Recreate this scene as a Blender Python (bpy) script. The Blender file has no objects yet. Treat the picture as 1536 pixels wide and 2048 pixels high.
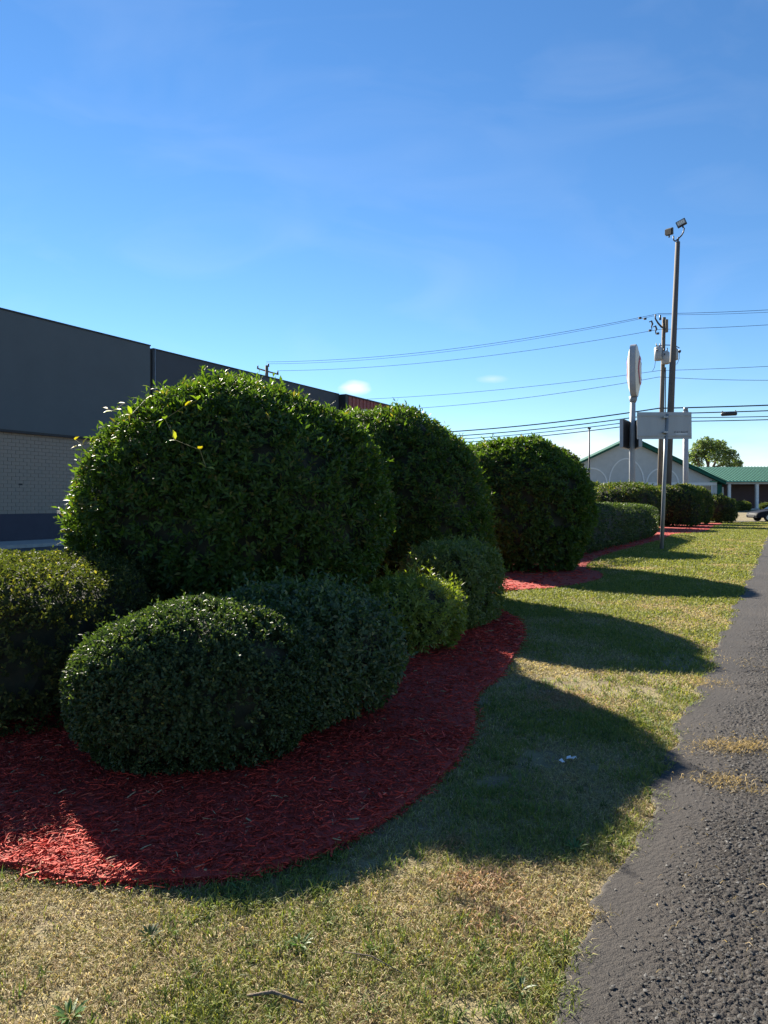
import bpy, bmesh, math, random
import numpy as np
from mathutils import Vector, Matrix

R = math.radians
S = bpy.context.scene
COL = S.collection
rng = np.random.default_rng(7)
random.seed(7)

# ---------------------------------------------------------------- camera
CAM_H = 1.5
F = 1420.0                      # focal length in photo pixels
HZ = 1005.0                     # horizon row in photo pixels
cam_d = bpy.data.cameras.new('camera')
cam = bpy.data.objects.new('camera', cam_d)
COL.objects.link(cam)
cam.location = (0, 0, CAM_H)
cam.rotation_euler = (R(90), 0, 0)
cam_d.sensor_fit = 'VERTICAL'
cam_d.sensor_height = 36.0
cam_d.lens = F / 2048 * 36.0
cam_d.shift_y = (HZ - 1024) / 2048.0
cam_d.clip_start = 0.05
cam_d.clip_end = 3000
S.camera = cam

# ---------------------------------------------------------------- light
SUN_AZ = -30.0                  # degrees from the view direction, minus = left
SUN_EL = 30.6
w = bpy.data.worlds.new('World')
S.world = w
w.use_nodes = True
nt = w.node_tree
nt.nodes.clear()
def nd(t, typ, **kw):
    n = t.nodes.new(typ)
    for k, v in kw.items():
        setattr(n, k, v)
    return n
sky = nd(nt, 'ShaderNodeTexSky', sky_type='NISHITA', sun_disc=False)
sky.sun_elevation = R(SUN_EL)
sky.sun_rotation = R(SUN_AZ)
sky.altitude = 200
sky.air_density = 1.0
sky.dust_density = 0.0
sky.ozone_density = 4.0
bg = nd(nt, 'ShaderNodeBackground')
bg.inputs['Strength'].default_value = 0.050
out = nd(nt, 'ShaderNodeOutputWorld')
tc = nd(nt, 'ShaderNodeTexCoord')
def pixdir(x, y):
    v = Vector(((x - 768) / F, 1.0, (HZ - y) / F))
    return v.normalized()
def vm(op, a=None, b=None):
    n = nd(nt, 'ShaderNodeVectorMath', operation=op)
    for i, q in enumerate((a, b)):
        if q is None: continue
        if hasattr(q, 'is_output'): nt.links.new(q, n.inputs[i])
        else: n.inputs[i].default_value = q
    return n
def mt(op, a=None, b=None, clamp=False):
    n = nd(nt, 'ShaderNodeMath', operation=op, use_clamp=clamp)
    for i, q in enumerate((a, b)):
        if q is None: continue
        if hasattr(q, 'is_output'): nt.links.new(q, n.inputs[i])
        else: n.inputs[i].default_value = q
    return n.outputs[0]
DIR = tc.outputs['Generated']
nz = nd(nt, 'ShaderNodeTexNoise')
nz.inputs['Scale'].default_value = 26.0
nz.inputs['Detail'].default_value = 6.0
st = vm('MULTIPLY', DIR, (1.0, 1.0, 2.6))
nt.links.new(st.outputs[0], nz.inputs['Vector'])
def puff(px, py, sx, sz, gain):
    d = vm('SUBTRACT', DIR, tuple(pixdir(px, py)))
    s_ = vm('MULTIPLY', d.outputs[0], (1 / sx, 1 / sx, 1 / sz))
    l = nd(nt, 'ShaderNodeVectorMath', operation='LENGTH')
    nt.links.new(s_.outputs[0], l.inputs[0])
    a = mt('SUBTRACT', 1.0, l.outputs['Value'], clamp=True)
    b = mt('MULTIPLY', a, 1.6)
    c = mt('ADD', b, nz.outputs['Fac'])
    d2 = mt('SUBTRACT', c, 0.78)
    e = mt('MULTIPLY', d2, gain, clamp=True)
    return mt('MULTIPLY', e, mt('MULTIPLY', a, 4.0, clamp=True))
p1 = puff(708, 776, 0.030, 0.014, 1.1)
p2 = puff(985, 758, 0.030, 0.008, 0.28)
p3 = puff(1190, 905, 0.14, 0.045, 0.8)
nz4 = nd(nt, 'ShaderNodeTexNoise'); nz4.inputs['Scale'].default_value = 3.2; nz4.inputs['Detail'].default_value = 8.0; nz4.inputs['Distortion'].default_value = 1.2
st4 = vm('MULTIPLY', DIR, (1.0, 2.2, 3.0)); nt.links.new(st4.outputs[0], nz4.inputs['Vector'])
wisp = mt('MULTIPLY', mt('MULTIPLY', mt('SUBTRACT', nz4.outputs['Fac'], 0.47), 2.2, clamp=True), 0.085)
# low broken cloud along the horizon, all the way round
sep = nd(nt, 'ShaderNodeSeparateXYZ')
nt.links.new(DIR, sep.inputs[0])
nz2 = nd(nt, 'ShaderNodeTexNoise')
nz2.inputs['Scale'].default_value = 7.0
nz2.inputs['Detail'].default_value = 7.0
st2 = vm('MULTIPLY', DIR, (1.0, 1.0, 4.0))
nt.links.new(st2.outputs[0], nz2.inputs['Vector'])
el = mt('MULTIPLY', mt('SUBTRACT', 0.105, sep.outputs['Z']), 11.0, clamp=True)
lo = mt('MULTIPLY', mt('MULTIPLY', mt('SUBTRACT', nz2.outputs['Fac'], 0.44), 5.0, clamp=True), el)
cm = mt('MAXIMUM', mt('MAXIMUM', mt('MAXIMUM', p1, p2), mt('MAXIMUM', p3, wisp)), mt('MULTIPLY', lo, 0.75))
mx = nd(nt, 'ShaderNodeMixRGB')
mx.inputs[2].default_value = (6.6, 6.9, 7.3, 1)
nt.links.new(cm, mx.inputs[0])
hs = nd(nt, 'ShaderNodeHueSaturation'); hs.inputs['Saturation'].default_value = 1.16; hs.inputs['Hue'].default_value = 0.501
nt.links.new(sky.outputs[0], hs.inputs['Color'])
nt.links.new(hs.outputs[0], mx.inputs[1])
nt.links.new(mx.outputs[0], bg.inputs[0])
nt.links.new(bg.outputs[0], out.inputs[0])

sun_d = bpy.data.lights.new('sun', 'SUN')
sun_d.energy = 4.8
sun_d.angle = R(0.53)
sun_d.color = (1.0, 0.91, 0.76)
sun = bpy.data.objects.new('sun', sun_d)
COL.objects.link(sun)
sdir = Vector((math.sin(R(SUN_AZ)) * math.cos(R(SUN_EL)), math.cos(R(SUN_AZ)) * math.cos(R(SUN_EL)), math.sin(R(SUN_EL))))
sun.rotation_euler = (-sdir).to_track_quat('-Z', 'Y').to_euler()
sun.location = (-20, 30, 30)

S.view_settings.view_transform = 'Standard'
S.view_settings.look = 'None'
S.view_settings.gamma = 1
S.view_settings.exposure = 1.75
S.view_settings.use_curve_mapping = False
S.render.engine = 'CYCLES'
S.cycles.max_bounces = 6
S.cycles.diffuse_bounces = 3
S.cycles.transmission_bounces = 4
S.cycles.use_denoising = True

# ---------------------------------------------------------------- helpers
U = Vector((0.4886, 0.8725, 0))          # direction of the drive and the planting bed
V = Vector((0.8725, -0.4886, 0))         # to the right of it, towards the drive
def gz(y):
    t = min(1.0, max(0.0, (y - 58) / 28.0))
    return 0.6 * t * t * (3 - 2 * t)
def gp(x, y):
    """point of flat ground under a photo pixel"""
    d = CAM_H * F / (y - HZ)
    return ((x - 768) / F * d, d)
def at(x, y, d):
    return Vector(((x - 768) / F * d, d, CAM_H + (HZ - y) / F * d))

def tag(o, label=None, cat=None, group=None, kind=None):
    if label: o['label'] = label
    if cat: o['category'] = cat
    if group: o['group'] = group
    if kind: o['kind'] = kind
    return o
def empty(name, loc, rz=0.0):
    o = bpy.data.objects.new(name, None)
    o.empty_display_size = 0.2
    COL.objects.link(o)
    o.location = loc
    o.rotation_euler = (0, 0, rz)
    return o
def link(name, me, mat=None, parent=None):
    o = bpy.data.objects.new(name, me)
    COL.objects.link(o)
    if mat and not me.materials: me.materials.append(mat)
    if parent: o.parent = parent
    return o

class MB:
    """collects simple solids and links them as one mesh object"""
    def __init__(s): s.bm = bmesh.new()
    def box(s, x0, x1, y0, y1, z0, z1, m=None):
        v = [s.bm.verts.new((x, y, z)) for z in (z0, z1) for y in (y0, y1) for x in (x0, x1)]
        for f in ((0,2,3,1),(4,5,7,6),(0,1,5,4),(2,6,7,3),(0,4,6,2),(1,3,7,5)):
            s.bm.faces.new([v[i] for i in f])
        if m is not None:
            for q in v: q.co = m @ q.co
        return s
    def prism(s, pts, off):
        a = [s.bm.verts.new(p) for p in pts]
        b = [s.bm.verts.new(Vector(p) + Vector(off)) for p in pts]
        n = len(a)
        s.bm.faces.new(a); s.bm.faces.new(b[::-1])
        for i in range(n):
            s.bm.faces.new((a[i], b[i], b[(i+1) % n], a[(i+1) % n]))
        return s
    def tube(s, pts, rad, seg=8, cap=True):
        pts = [Vector(p) for p in pts]
        n = len(pts)
        rad = [rad] * n if not hasattr(rad, '__len__') else rad
        rings = []
        ref = None
        for i, p in enumerate(pts):
            d = (pts[min(i+1, n-1)] - pts[max(i-1, 0)]).normalized()
            if ref is None: ref = Vector((0, 0, 1)) if abs(d.z) < .9 else Vector((1, 0, 0))
            a = d.cross(ref).normalized(); b = a.cross(d).normalized()
            ref = b
            rings.append([s.bm.verts.new(p + rad[i] * (math.cos(k*2*math.pi/seg) * a + math.sin(k*2*math.pi/seg) * b)) for k in range(seg)])
        for i in range(n - 1):
            for k in range(seg):
                f = s.bm.faces.new((rings[i][k], rings[i][(k+1) % seg], rings[i+1][(k+1) % seg], rings[i+1][k]))
                f.smooth = seg > 5
        if cap:
            s.bm.faces.new(rings[0][::-1]); s.bm.faces.new(rings[-1])
        return s
    def poly(s, pts):
        s.bm.faces.new([s.bm.verts.new(p) for p in pts]); return s
    def build(s, name, mat, parent=None, bevel=0.0, seg=2):
        bmesh.ops.recalc_face_normals(s.bm, faces=s.bm.faces)
        if bevel:
            bmesh.ops.bevel(s.bm, geom=list(s.bm.edges), offset=bevel, segments=seg, affect='EDGES', clamp_overlap=True)
        me = bpy.data.meshes.new(name)
        s.bm.to_mesh(me); s.bm.free()
        return link(name, me, mat, parent)

def tri_mesh(name, v, f, tint=None):
    """numpy triangles -> mesh, tint = one colour per vertex"""
    v = np.asarray(v, np.float32).reshape(-1, 3); f = np.asarray(f, np.int32).reshape(-1, 3)
    me = bpy.data.meshes.new(name)
    me.vertices.add(len(v)); me.vertices.foreach_set('co', v.ravel())
    me.loops.add(len(f) * 3); me.loops.foreach_set('vertex_index', f.ravel())
    me.polygons.add(len(f))
    me.polygons.foreach_set('loop_start', np.arange(0, len(f) * 3, 3, dtype=np.int32))
    me.update(calc_edges=True)
    if tint is not None:
        ca = me.color_attributes.new('tint', 'FLOAT_COLOR', 'POINT')
        c = np.ones((len(v), 4), np.float32); c[:, :3] = tint
        ca.data.foreach_set('color', c.ravel())
    return me

# ---------------------------------------------------------------- materials
def mat(name, color=(.5,.5,.5), rough=.7, metal=0.0, spec=.5):
    m = bpy.data.materials.new(name); m.use_nodes = True
    b = m.node_tree.nodes['Principled BSDF']
    b.inputs['Base Color'].default_value = (*color, 1)
    b.inputs['Roughness'].default_value = rough
    b.inputs['Metallic'].default_value = metal
    b.inputs['Specular IOR Level'].default_value = spec
    return m
def mottled(name, c1, c2, scale=4.0, rough=.8, bump=0.0, bscale=60.0, detail=6, metal=0.0, spec=.5, c3=None, stretch=(1,1,1), bdist=0.01):
    m = mat(name, c1, rough, metal, spec)
    t = m.node_tree; b = t.nodes['Principled BSDF']
    co = nd(t, 'ShaderNodeTexCoord'); mp = nd(t, 'ShaderNodeMapping'); mp.inputs['Scale'].default_value = stretch
    t.links.new(co.outputs['Object'], mp.inputs[0])
    n = nd(t, 'ShaderNodeTexNoise'); n.inputs['Scale'].default_value = scale; n.inputs['Detail'].default_value = detail
    n.inputs['Roughness'].default_value = .65
    t.links.new(mp.outputs[0], n.inputs['Vector'])
    r = nd(t, 'ShaderNodeValToRGB')
    r.color_ramp.elements[0].position = .34; r.color_ramp.elements[0].color = (*c1, 1)
    r.color_ramp.elements[1].position = .66; r.color_ramp.elements[1].color = (*c2, 1)
    if c3:
        e = r.color_ramp.elements.new(.5); e.color = (*c3, 1)
    t.links.new(n.outputs['Fac'], r.inputs[0]); t.links.new(r.outputs[0], b.inputs['Base Color'])
    if bump:
        n2 = nd(t, 'ShaderNodeTexNoise'); n2.inputs['Scale'].default_value = bscale; n2.inputs['Detail'].default_value = 5
        t.links.new(mp.outputs[0], n2.inputs['Vector'])
        bp = nd(t, 'ShaderNodeBump'); bp.inputs['Strength'].default_value = bump; bp.inputs['Distance'].default_value = bdist
        t.links.new(n2.outputs['Fac'], bp.inputs['Height']); t.links.new(bp.outputs[0], b.inputs['Normal'])
    return m
def leaf_mat(name, rough=.38, trans=.35, spec=.5, ttint=(1.5, 1.7, .5)):
    """colour comes from the leaf's own tint; light passes through the blade"""
    m = mat(name, (.05,.1,.03), rough, 0, spec)
    t = m.node_tree; b = t.nodes['Principled BSDF']
    a = nd(t, 'ShaderNodeAttribute', attribute_name='tint')
    t.links.new(a.outputs['Color'], b.inputs['Base Color'])
    tr = nd(t, 'ShaderNodeBsdfTranslucent')
    mu = nd(t, 'ShaderNodeMixRGB', blend_type='MULTIPLY'); mu.inputs[0].default_value = 1; mu.inputs[2].default_value = (*ttint, 1)
    t.links.new(a.outputs['Color'], mu.inputs[1]); t.links.new(mu.outputs[0], tr.inputs['Color'])
    ms = nd(t, 'ShaderNodeMixShader'); ms.inputs[0].default_value = trans
    t.links.new(b.outputs[0], ms.inputs[1]); t.links.new(tr.outputs[0], ms.inputs[2])
    t.links.new(ms.outputs[0], t.nodes['Material Output'].inputs['Surface'])
    return m
def tint_mat(name, rough=.8, spec=.3, bump=0.0):
    m = mat(name, (.3,.3,.3), rough, 0, spec)
    t = m.node_tree; b = t.nodes['Principled BSDF']
    a = nd(t, 'ShaderNodeAttribute', attribute_name='tint')
    t.links.new(a.outputs['Color'], b.inputs['Base Color'])
    return m

M = {}
M['leaf'] = leaf_mat('glossy_leaf', .50, .42, .28, (1.8, 1.9, .5))
M['leaf_small'] = leaf_mat('small_leaf', .50, .32, .30)
M['leaf_matte'] = leaf_mat('dull_leaf', .65, .4, .18)
M['leaf_soft'] = leaf_mat('soft_leaf', .5, .4)
M['grass'] = leaf_mat('grass_blade', .6, .42, .3, (1.25, 1.2, .7))
M['core'] = mottled('painted_inner_shade', (.012,.016,.008), (.03,.028,.015), 9, .95, .6, 40)  # near-black colour stands in for the shade deep inside a bush
M['bark'] = mottled('bark', (.06,.045,.03), (.14,.11,.08), 14, .9, .6, 60, stretch=(1,1,.2))
M['chip'] = tint_mat('dyed_wood_chip', .75, .25)
M['mulch'] = mottled('dyed_mulch', (.20,.022,.016), (.44,.045,.03), 45, .9, .9, 120)
M['grit'] = tint_mat('asphalt_stone', .75, .35)

# ---------------------------------------------------------------- numpy noise
def vnoise(x, y, seed=0):
    r = np.random.default_rng(seed).random((256, 256))
    xi = np.floor(x).astype(int); yi = np.floor(y).astype(int)
    fx = x - xi; fy = y - yi
    fx = fx*fx*(3-2*fx); fy = fy*fy*(3-2*fy)
    g = lambda i, j: r[i % 256, j % 256]
    return (g(xi,yi)*(1-fx)+g(xi+1,yi)*fx)*(1-fy) + (g(xi,yi+1)*(1-fx)+g(xi+1,yi+1)*fx)*fy
def fbm(x, y, seed=0, oct=3):
    s = 0; a = .5; t = 0
    for k in range(oct):
        s = s + a * vnoise(x * 2**k, y * 2**k, seed + k); t += a; a *= .5
    return s / t
def inpoly(px, py, poly):
    poly = np.asarray(poly); n = len(poly); res = np.zeros(len(px), bool); j = n - 1
    for i in range(n):
        xi, yi = poly[i]; xj, yj = poly[j]
        c = ((yi > py) != (yj > py)) & (px < (xj - xi) * (py - yi) / (yj - yi + 1e-12) + xi)
        res ^= c; j = i
    return res
def norm(a): return a / (np.linalg.norm(a, axis=-1, keepdims=True) + 1e-9)

# ---------------------------------------------------------------- ground, drive, bed
M['soil'] = mottled('thatch_and_soil', (.15,.108,.066), (.23,.19,.09), 2.6, .95, .9, 60, c3=(.19,.155,.08), bdist=.02)
def drive_edge(y):
    return -0.65 + 0.56 * y + 0.03 * np.sin(y * 2.3) + 0.025 * np.sin(y * 5.9 + 1) + .02 * np.sin(y * 13.0)

# lawn sheet reaching the horizon
xs = np.concatenate([np.linspace(-900, -60, 12), np.linspace(-50, 90, 57), np.linspace(120, 900, 12)])
ys = np.concatenate([np.linspace(-300, -10, 6), np.linspace(-5, 100, 106), np.linspace(120, 1500, 16)])
gx, gy = np.meshgrid(xs, ys)
gzv = np.vectorize(gz)(gy)
vv = np.stack([gx, gy, gzv], -1).reshape(-1, 3)
nx = len(xs); ii = np.arange(len(vv)).reshape(len(ys), nx)
q = np.stack([ii[:-1,:-1], ii[:-1,1:], ii[1:,1:], ii[1:,:-1]], -1).reshape(-1, 4)
ff = np.concatenate([q[:, [0,1,2]], q[:, [0,2,3]]])
tag(link('lawn_ground', tri_mesh('lawn_ground', vv, ff), M['soil']), kind='structure')

# drive: fine grid, rough open-textured asphalt
def asphalt_mat():
    m = mat('coarse_asphalt', (.05,.05,.052), .8, 0, .35)
    t = m.node_tree; b = t.nodes['Principled BSDF']
    co = nd(t, 'ShaderNodeTexCoord')
    n = nd(t, 'ShaderNodeTexNoise'); n.inputs['Scale'].default_value = 230; n.inputs['Detail'].default_value = 3
    n3 = nd(t, 'ShaderNodeTexNoise'); n3.inputs['Scale'].default_value = 1.3; n3.inputs['Detail'].default_value = 6
    vo = nd(t, 'ShaderNodeTexVoronoi'); vo.inputs['Scale'].default_value = 160
    for k in (n, n3, vo): t.links.new(co.outputs['Object'], k.inputs['Vector'])
    r = nd(t, 'ShaderNodeValToRGB')
    r.color_ramp.elements[0].position = .38; r.color_ramp.elements[0].color = (.016,.015,.015,1)
    r.color_ramp.elements[1].position = .62; r.color_ramp.elements[1].color = (.058,.049,.042,1)
    mxn = nd(t, 'ShaderNodeMath', operation='ADD'); mxn.use_clamp = True
    k1 = nd(t, 'ShaderNodeMath', operation='MULTIPLY'); k1.inputs[1].default_value = .75
    k2 = nd(t, 'ShaderNodeMath', operation='MULTIPLY'); k2.inputs[1].default_value = .25
    t.links.new(n.outputs['Fac'], k1.inputs[0]); t.links.new(n3.outputs['Fac'], k2.inputs[0])
    t.links.new(k1.outputs[0], mxn.inputs[0]); t.links.new(k2.outputs[0], mxn.inputs[1])
    t.links.new(mxn.outputs[0], r.inputs[0]); t.links.new(r.outputs[0], b.inputs['Base Color'])
    bp = nd(t, 'ShaderNodeBump'); bp.inputs['Strength'].default_value = .8; bp.inputs['Distance'].default_value = .004
    bp2 = nd(t, 'ShaderNodeBump'); bp2.inputs['Strength'].default_value = .25; bp2.inputs['Distance'].default_value = .003; bp2.invert = True
    t.links.new(n.outputs['Fac'], bp.inputs['Height']); t.links.new(vo.outputs['Distance'], bp2.inputs['Height'])
    t.links.new(bp.outputs[0], bp2.inputs['Normal']); t.links.new(bp2.outputs[0], b.inputs['Normal'])
    return m
M['asphalt'] = asphalt_mat()
def drive_edge2(y): return drive_edge(y) - .02 + .10 * (fbm(y * 7.0, y * 0 + .5, 3, 4) - .5)
def rough_share(x, y):                                        # smooth sealed strip at the edge, crumbly beyond
    return np.clip((x - drive_edge(y) - .05 - .12 * (fbm(x * 2.5, y * 2.5, 11) - .5) * 2 - .03 * (y - 2)) * 3.2, 0, 1)
def asph_z(x, y):
    o = .016 + .012 * (fbm(x * 2.0 + 40, y * 2.0 + 40, 5) - .5)
    c = np.abs(fbm(x * 60, y * 60, 6, 3) - .5) * 2
    return o + rough_share(x, y) * (.014 * (fbm(x * 120, y * 120, 7, 2) - .5) - .004 * np.clip(c - .25, 0, 1)) + .003 * (fbm(x * 120, y * 120, 8, 1) - .5)
yy = np.concatenate([np.arange(-2, 1.7, .1), np.arange(1.7, 3.3, .0065), np.arange(3.3, 4.6, .012), np.arange(4.6, 9, .03), np.arange(9, 14, .2), np.arange(14, 54.1, .8)])
offs = np.concatenate([np.array([0, .006]), np.arange(.02, 1.5, .0075), np.arange(1.5, 2.2, .012), np.array([2.3, 2.6, 3.2, 4.2, 6, 8.5])])
OX, YY = np.meshgrid(offs, yy); XX = drive_edge2(YY) + OX
ZZ = asph_z(XX, YY); ZZ[:, 0] = .001; ZZ[:, 1] = .012
nx = len(offs); ii = np.arange(XX.size).reshape(len(yy), nx)
q = np.stack([ii[:-1,:-1], ii[:-1,1:], ii[1:,1:], ii[1:,:-1]], -1).reshape(-1, 4)
ff = np.concatenate([q[:, [0,1,2]], q[:, [0,2,3]]])
me = tri_mesh('asphalt_drive', np.stack([XX, YY, ZZ], -1), ff)
tag(link('asphalt_drive', me, M['asphalt']), kind='structure')
# cross drive where the car waits
mb = MB(); mb.poly([(27.2, 54.6, .014), (90, 54.6, .014), (90, 57.6, .014), (27.6, 57.6, .014)])
tag(mb.build('cross_drive', M['asphalt']), kind='structure')

# loose stones of the open asphalt texture
def rocks(px, py, pz, size, seed, flat=.6):
    n = len(px); r = np.random.default_rng(seed)
    base = np.array([(1,0,0),(-.1,1,0),(-1,.1,0),(.1,-1,0),(0,0,1),(0,0,-1)], float)
    jit = 1 + .45 * (r.random((n, 6, 1)) - .5) * 2
    v = base[None] * jit * size[:, None, None]
    a = r.random(n) * 6.28; c, s = np.cos(a)[:, None], np.sin(a)[:, None]
    x = v[..., 0] * c - v[..., 1] * s; y = v[..., 0] * s + v[..., 1] * c
    sh = (r.random((n, 1)) - .5)
    z = v[..., 2] * flat + x * sh
    out = np.stack([x + px[:, None], y + py[:, None], z + pz[:, None]], -1)
    fb = np.array([(0,1,4),(1,2,4),(2,3,4),(3,0,4)])
    f = fb[None] + (np.arange(n) * 6)[:, None, None]
    return out.reshape(-1, 3), f.reshape(-1, 3)
N = 120000
y = 1.6 * (9.0 / 1.6) ** rng.random(N)
x = drive_edge(y) + .02 + 2.6 * rng.random(N) ** .8
keep = rng.random(N) < np.clip(rough_share(x, y), .02, 1)
x, y = x[keep], y[keep]
sz = (.0016 + .0048 * rng.random(len(x)) ** 3) * (1 + .1 * y)
v, f = rocks(x, y, asph_z(x, y) + .0025, sz, 5)
tn = np.repeat((.016 + .085 * rng.random((len(x), 1)) ** 2.5) * np.array([[1.02, 1.0, .98]]), 6, 0)
tag(link('asphalt_stones', tri_mesh('asphalt_stones', v, f, tn), M['grit']), 'loose dark stones of the open textured asphalt', None, kind='stuff')

# mulch bed outline: the edge on the lawn side, then back under the bushes
edge_px = [(0,1738),(70,1752),(150,1768),(290,1772),(400,1768),(500,1755),(600,1728),(700,1685),(800,1625),(880,1560),(930,1500),
           (951,1450),(947,1412),(962,1385),(1000,1355),(1030,1310),(1046,1275),(1040,1250),(1015,1232),(985,1222)]
front = [gp(*p) for p in edge_px]
front = [(-9.5, 2.55), (-5, 2.65), (-2.6, 2.80)] + front
front += [(1.25, 10.1), (1.42, 10.8)] + [gp(*p) for p in ((995,1187),(1050,1182),(1120,1176),(1180,1166),(1205,1156),(1200,1147),(1172,1137),(1200,1116),(1280,1092),(1330,1078),(1348,1069),(1400,1066),(1420,1059),(1428,1052))]
def sm(pts, n=4):
    o = []
    for i in range(len(pts) - 1):
        p0 = pts[max(i-1, 0)]; p1 = pts[i]; p2 = pts[i+1]; p3 = pts[min(i+2, len(pts)-1)]
        for k in range(n):
            t = k / n
            o.append(tuple(.5 * (2*p1[j] + (p2[j]-p0[j])*t + (2*p0[j]-5*p1[j]+4*p2[j]-p3[j])*t*t + (3*p1[j]-p0[j]-3*p2[j]+p3[j])*t**3) for j in (0, 1)))
    return o + [pts[-1]]
front = sm(front)
bk = lambda s_, t_: tuple((V * s_ + U * t_)[:2])
front.append(bk(-3.6, 56))
back = [bk(-7.3, 56), bk(-7.3, 40), bk(-7.3, 20), bk(-7.3, 8), bk(-7.5, 3), (-9.5, 6.5)]
BED = front + back
mb = MB()
top = [mb.bm.verts.new((p[0], p[1], .03)) for p in BED]
bot = [mb.bm.verts.new((p[0], p[1], -.02)) for p in BED]
mb.bm.faces.new(top)
for i in range(len(BED)):
    j = (i + 1) % len(BED)
    mb.bm.faces.new((top[i], bot[i], bot[j], top[j]))
bmesh.ops.triangulate(mb.bm, faces=list(mb.bm.faces))
tag(mb.build('mulch_bed', M['mulch']), kind='structure')

# shredded chips
def chips(px, py, pz, ln, wd, th, seed, tilt=.28):
    n = len(px); r = np.random.default_rng(seed)
    a = r.random(n) * 6.2832; b = (r.random(n) - .5) * 2 * tilt
    d = np.stack([np.cos(a) * np.cos(b), np.sin(a) * np.cos(b), np.sin(b)], -1)
    roll = (r.random(n) - .5) * 1.4
    sd = np.stack([-np.sin(a), np.cos(a), np.zeros(n)], -1)
    up = np.cross(d, sd)
    s2 = sd * np.cos(roll)[:, None] + up * np.sin(roll)[:, None]
    n2 = np.cross(d, s2)
    c = np.stack([px, py, pz], -1)
    L = d * ln[:, None] * .5; W = s2 * wd[:, None] * .5; T = n2 * th[:, None]
    k = .35 + .6 * r.random((n, 1)); cur = n2 * (ln * (r.random(n) - .5) * .16)[:, None]
    v = np.stack([c - L - W * k, c - L + W * k, c + cur - W * 1.0, c + cur + W * .9, c + L - W * (1.2 - k) , c + L + W * (1.1 - k),
                  c - L - T, c + cur - T * 1.4, c + L - T], 1)
    fb = np.array([(0,2,1),(1,2,3),(2,4,3),(3,4,5),(0,6,2),(6,7,2),(2,7,4),(7,8,4),(1,3,6),(3,7,6),(3,5,7),(5,8,7)])
    f = fb[None] + (np.arange(n) * 9)[:, None, None]
    return v.reshape(-1, 3), f.reshape(-1, 3)
def bed_points(n, y0, y1, x0, x1, p):
    yy = y0 + (y1 - y0) * rng.random(n) ** p; xx = x0 + (x1 - x0) * rng.random(n)
    k = inpoly(xx, yy, BED); return xx[k], yy[k]
cx, cy = bed_points(42000, 2.5, 4.6, -3.4, .9, 1.3)
cx2, cy2 = bed_points(34000, 4.4, 12, -.6, 2.2, 1.25)
cx4, cy4 = bed_points(9000, 3.8, 6, -4.6, -1.8, 1.0)
cx2, cy2 = np.concatenate([cx2, cx4]), np.concatenate([cy2, cy4])
cx3, cy3 = bed_points(30000, 11, 48, .5, 24, 1.6)
kk = (cx3 * V.x + cy3 * V.y) > -5.0
cx3, cy3 = cx3[kk], cy3[kk]
# a few chips kicked over the edge
bx, by = [], []
for i in range(8, 110):
    for _ in range(34 if BED[i][1] < 4.5 else 12):
        p = BED[i]; p2 = BED[i + 1]; t_ = rng.random(); bx.append(p[0] + (p2[0] - p[0]) * t_ + rng.normal(0, .022)); by.append(p[1] + (p2[1] - p[1]) * t_ + rng.normal(0, .022))
cx = np.concatenate([cx, cx2, cx3, bx]); cy = np.concatenate([cy, cy2, cy3, by])
n = len(cx); far = np.clip(cy / 5.0, 1, 3.0)
ln = (.010 + .055 * rng.random(n) ** 2.2) * far; wd = (.0025 + .0075 * rng.random(n) ** 1.4) * far; th = (.0015 + .003 * rng.random(n)) * far
bigs = rng.random(n) < .02; ln[bigs] *= 1.5; wd[bigs] *= 1.9
cz = .034 + .022 * rng.random(n) + .03 * (fbm(cx * 5, cy * 5, 21) - .5)
cz[-len(bx):] = .012 + .02 * rng.random(len(bx))
v, f = chips(cx, cy, cz, ln, wd, th, 9)
base = np.array([.61, .056, .034]); tn = base[None] * (.30 + .95 * rng.random((n, 1)))
lt = rng.random(n) < .07; tn[lt] = tn[lt] * 1.0 + np.array([.10, .075, .05])
dk = rng.random(n) < .10; tn[dk] *= .5
tan = rng.random(n) < .012; tn[tan] = np.array([.38, .27, .15])
tag(link('mulch_chips', tri_mesh('mulch_chips', v, f, np.repeat(tn, 9, 0)), M['chip']), 'red dyed shredded wood mulch', None, kind='stuff')

# car park and raised walk in front of the store
M['lot'] = mottled('old_car_park_asphalt', (.045,.045,.047), (.075,.073,.07), 3, .85, .4, 80)
M['walk'] = mottled('concrete_walk', (.30,.29,.27), (.40,.39,.36), 5, .85, .2, 60)
q = [bk(-7.6, -25), bk(-7.6, 75), bk(-22.0, 75), bk(-22.0, -25)]
mb = MB(); mb.poly([(p[0], p[1], .006 if p[1] < 40 else .01) for p in q]); tag(mb.build('car_park', M['lot']), kind='structure')
mb = MB(); mb.prism([(*bk(-7.3, -20), -.02), (*bk(-7.3, 58), -.02), (*bk(-7.6, 58), -.02), (*bk(-7.6, -20), -.02)], (0, 0, .15))
tag(mb.build('bed_kerb', M['walk'], bevel=.01), kind='structure')
mb = MB(); mb.prism([(*bk(-21.7, -20), -.02), (*bk(-21.7, 70), -.02), (*bk(-25.5, 70), -.02), (*bk(-25.5, -20), -.02)], (0, 0, .14))
tag(mb.build('pavement', M['walk'], bevel=.01), kind='structure')

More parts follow.
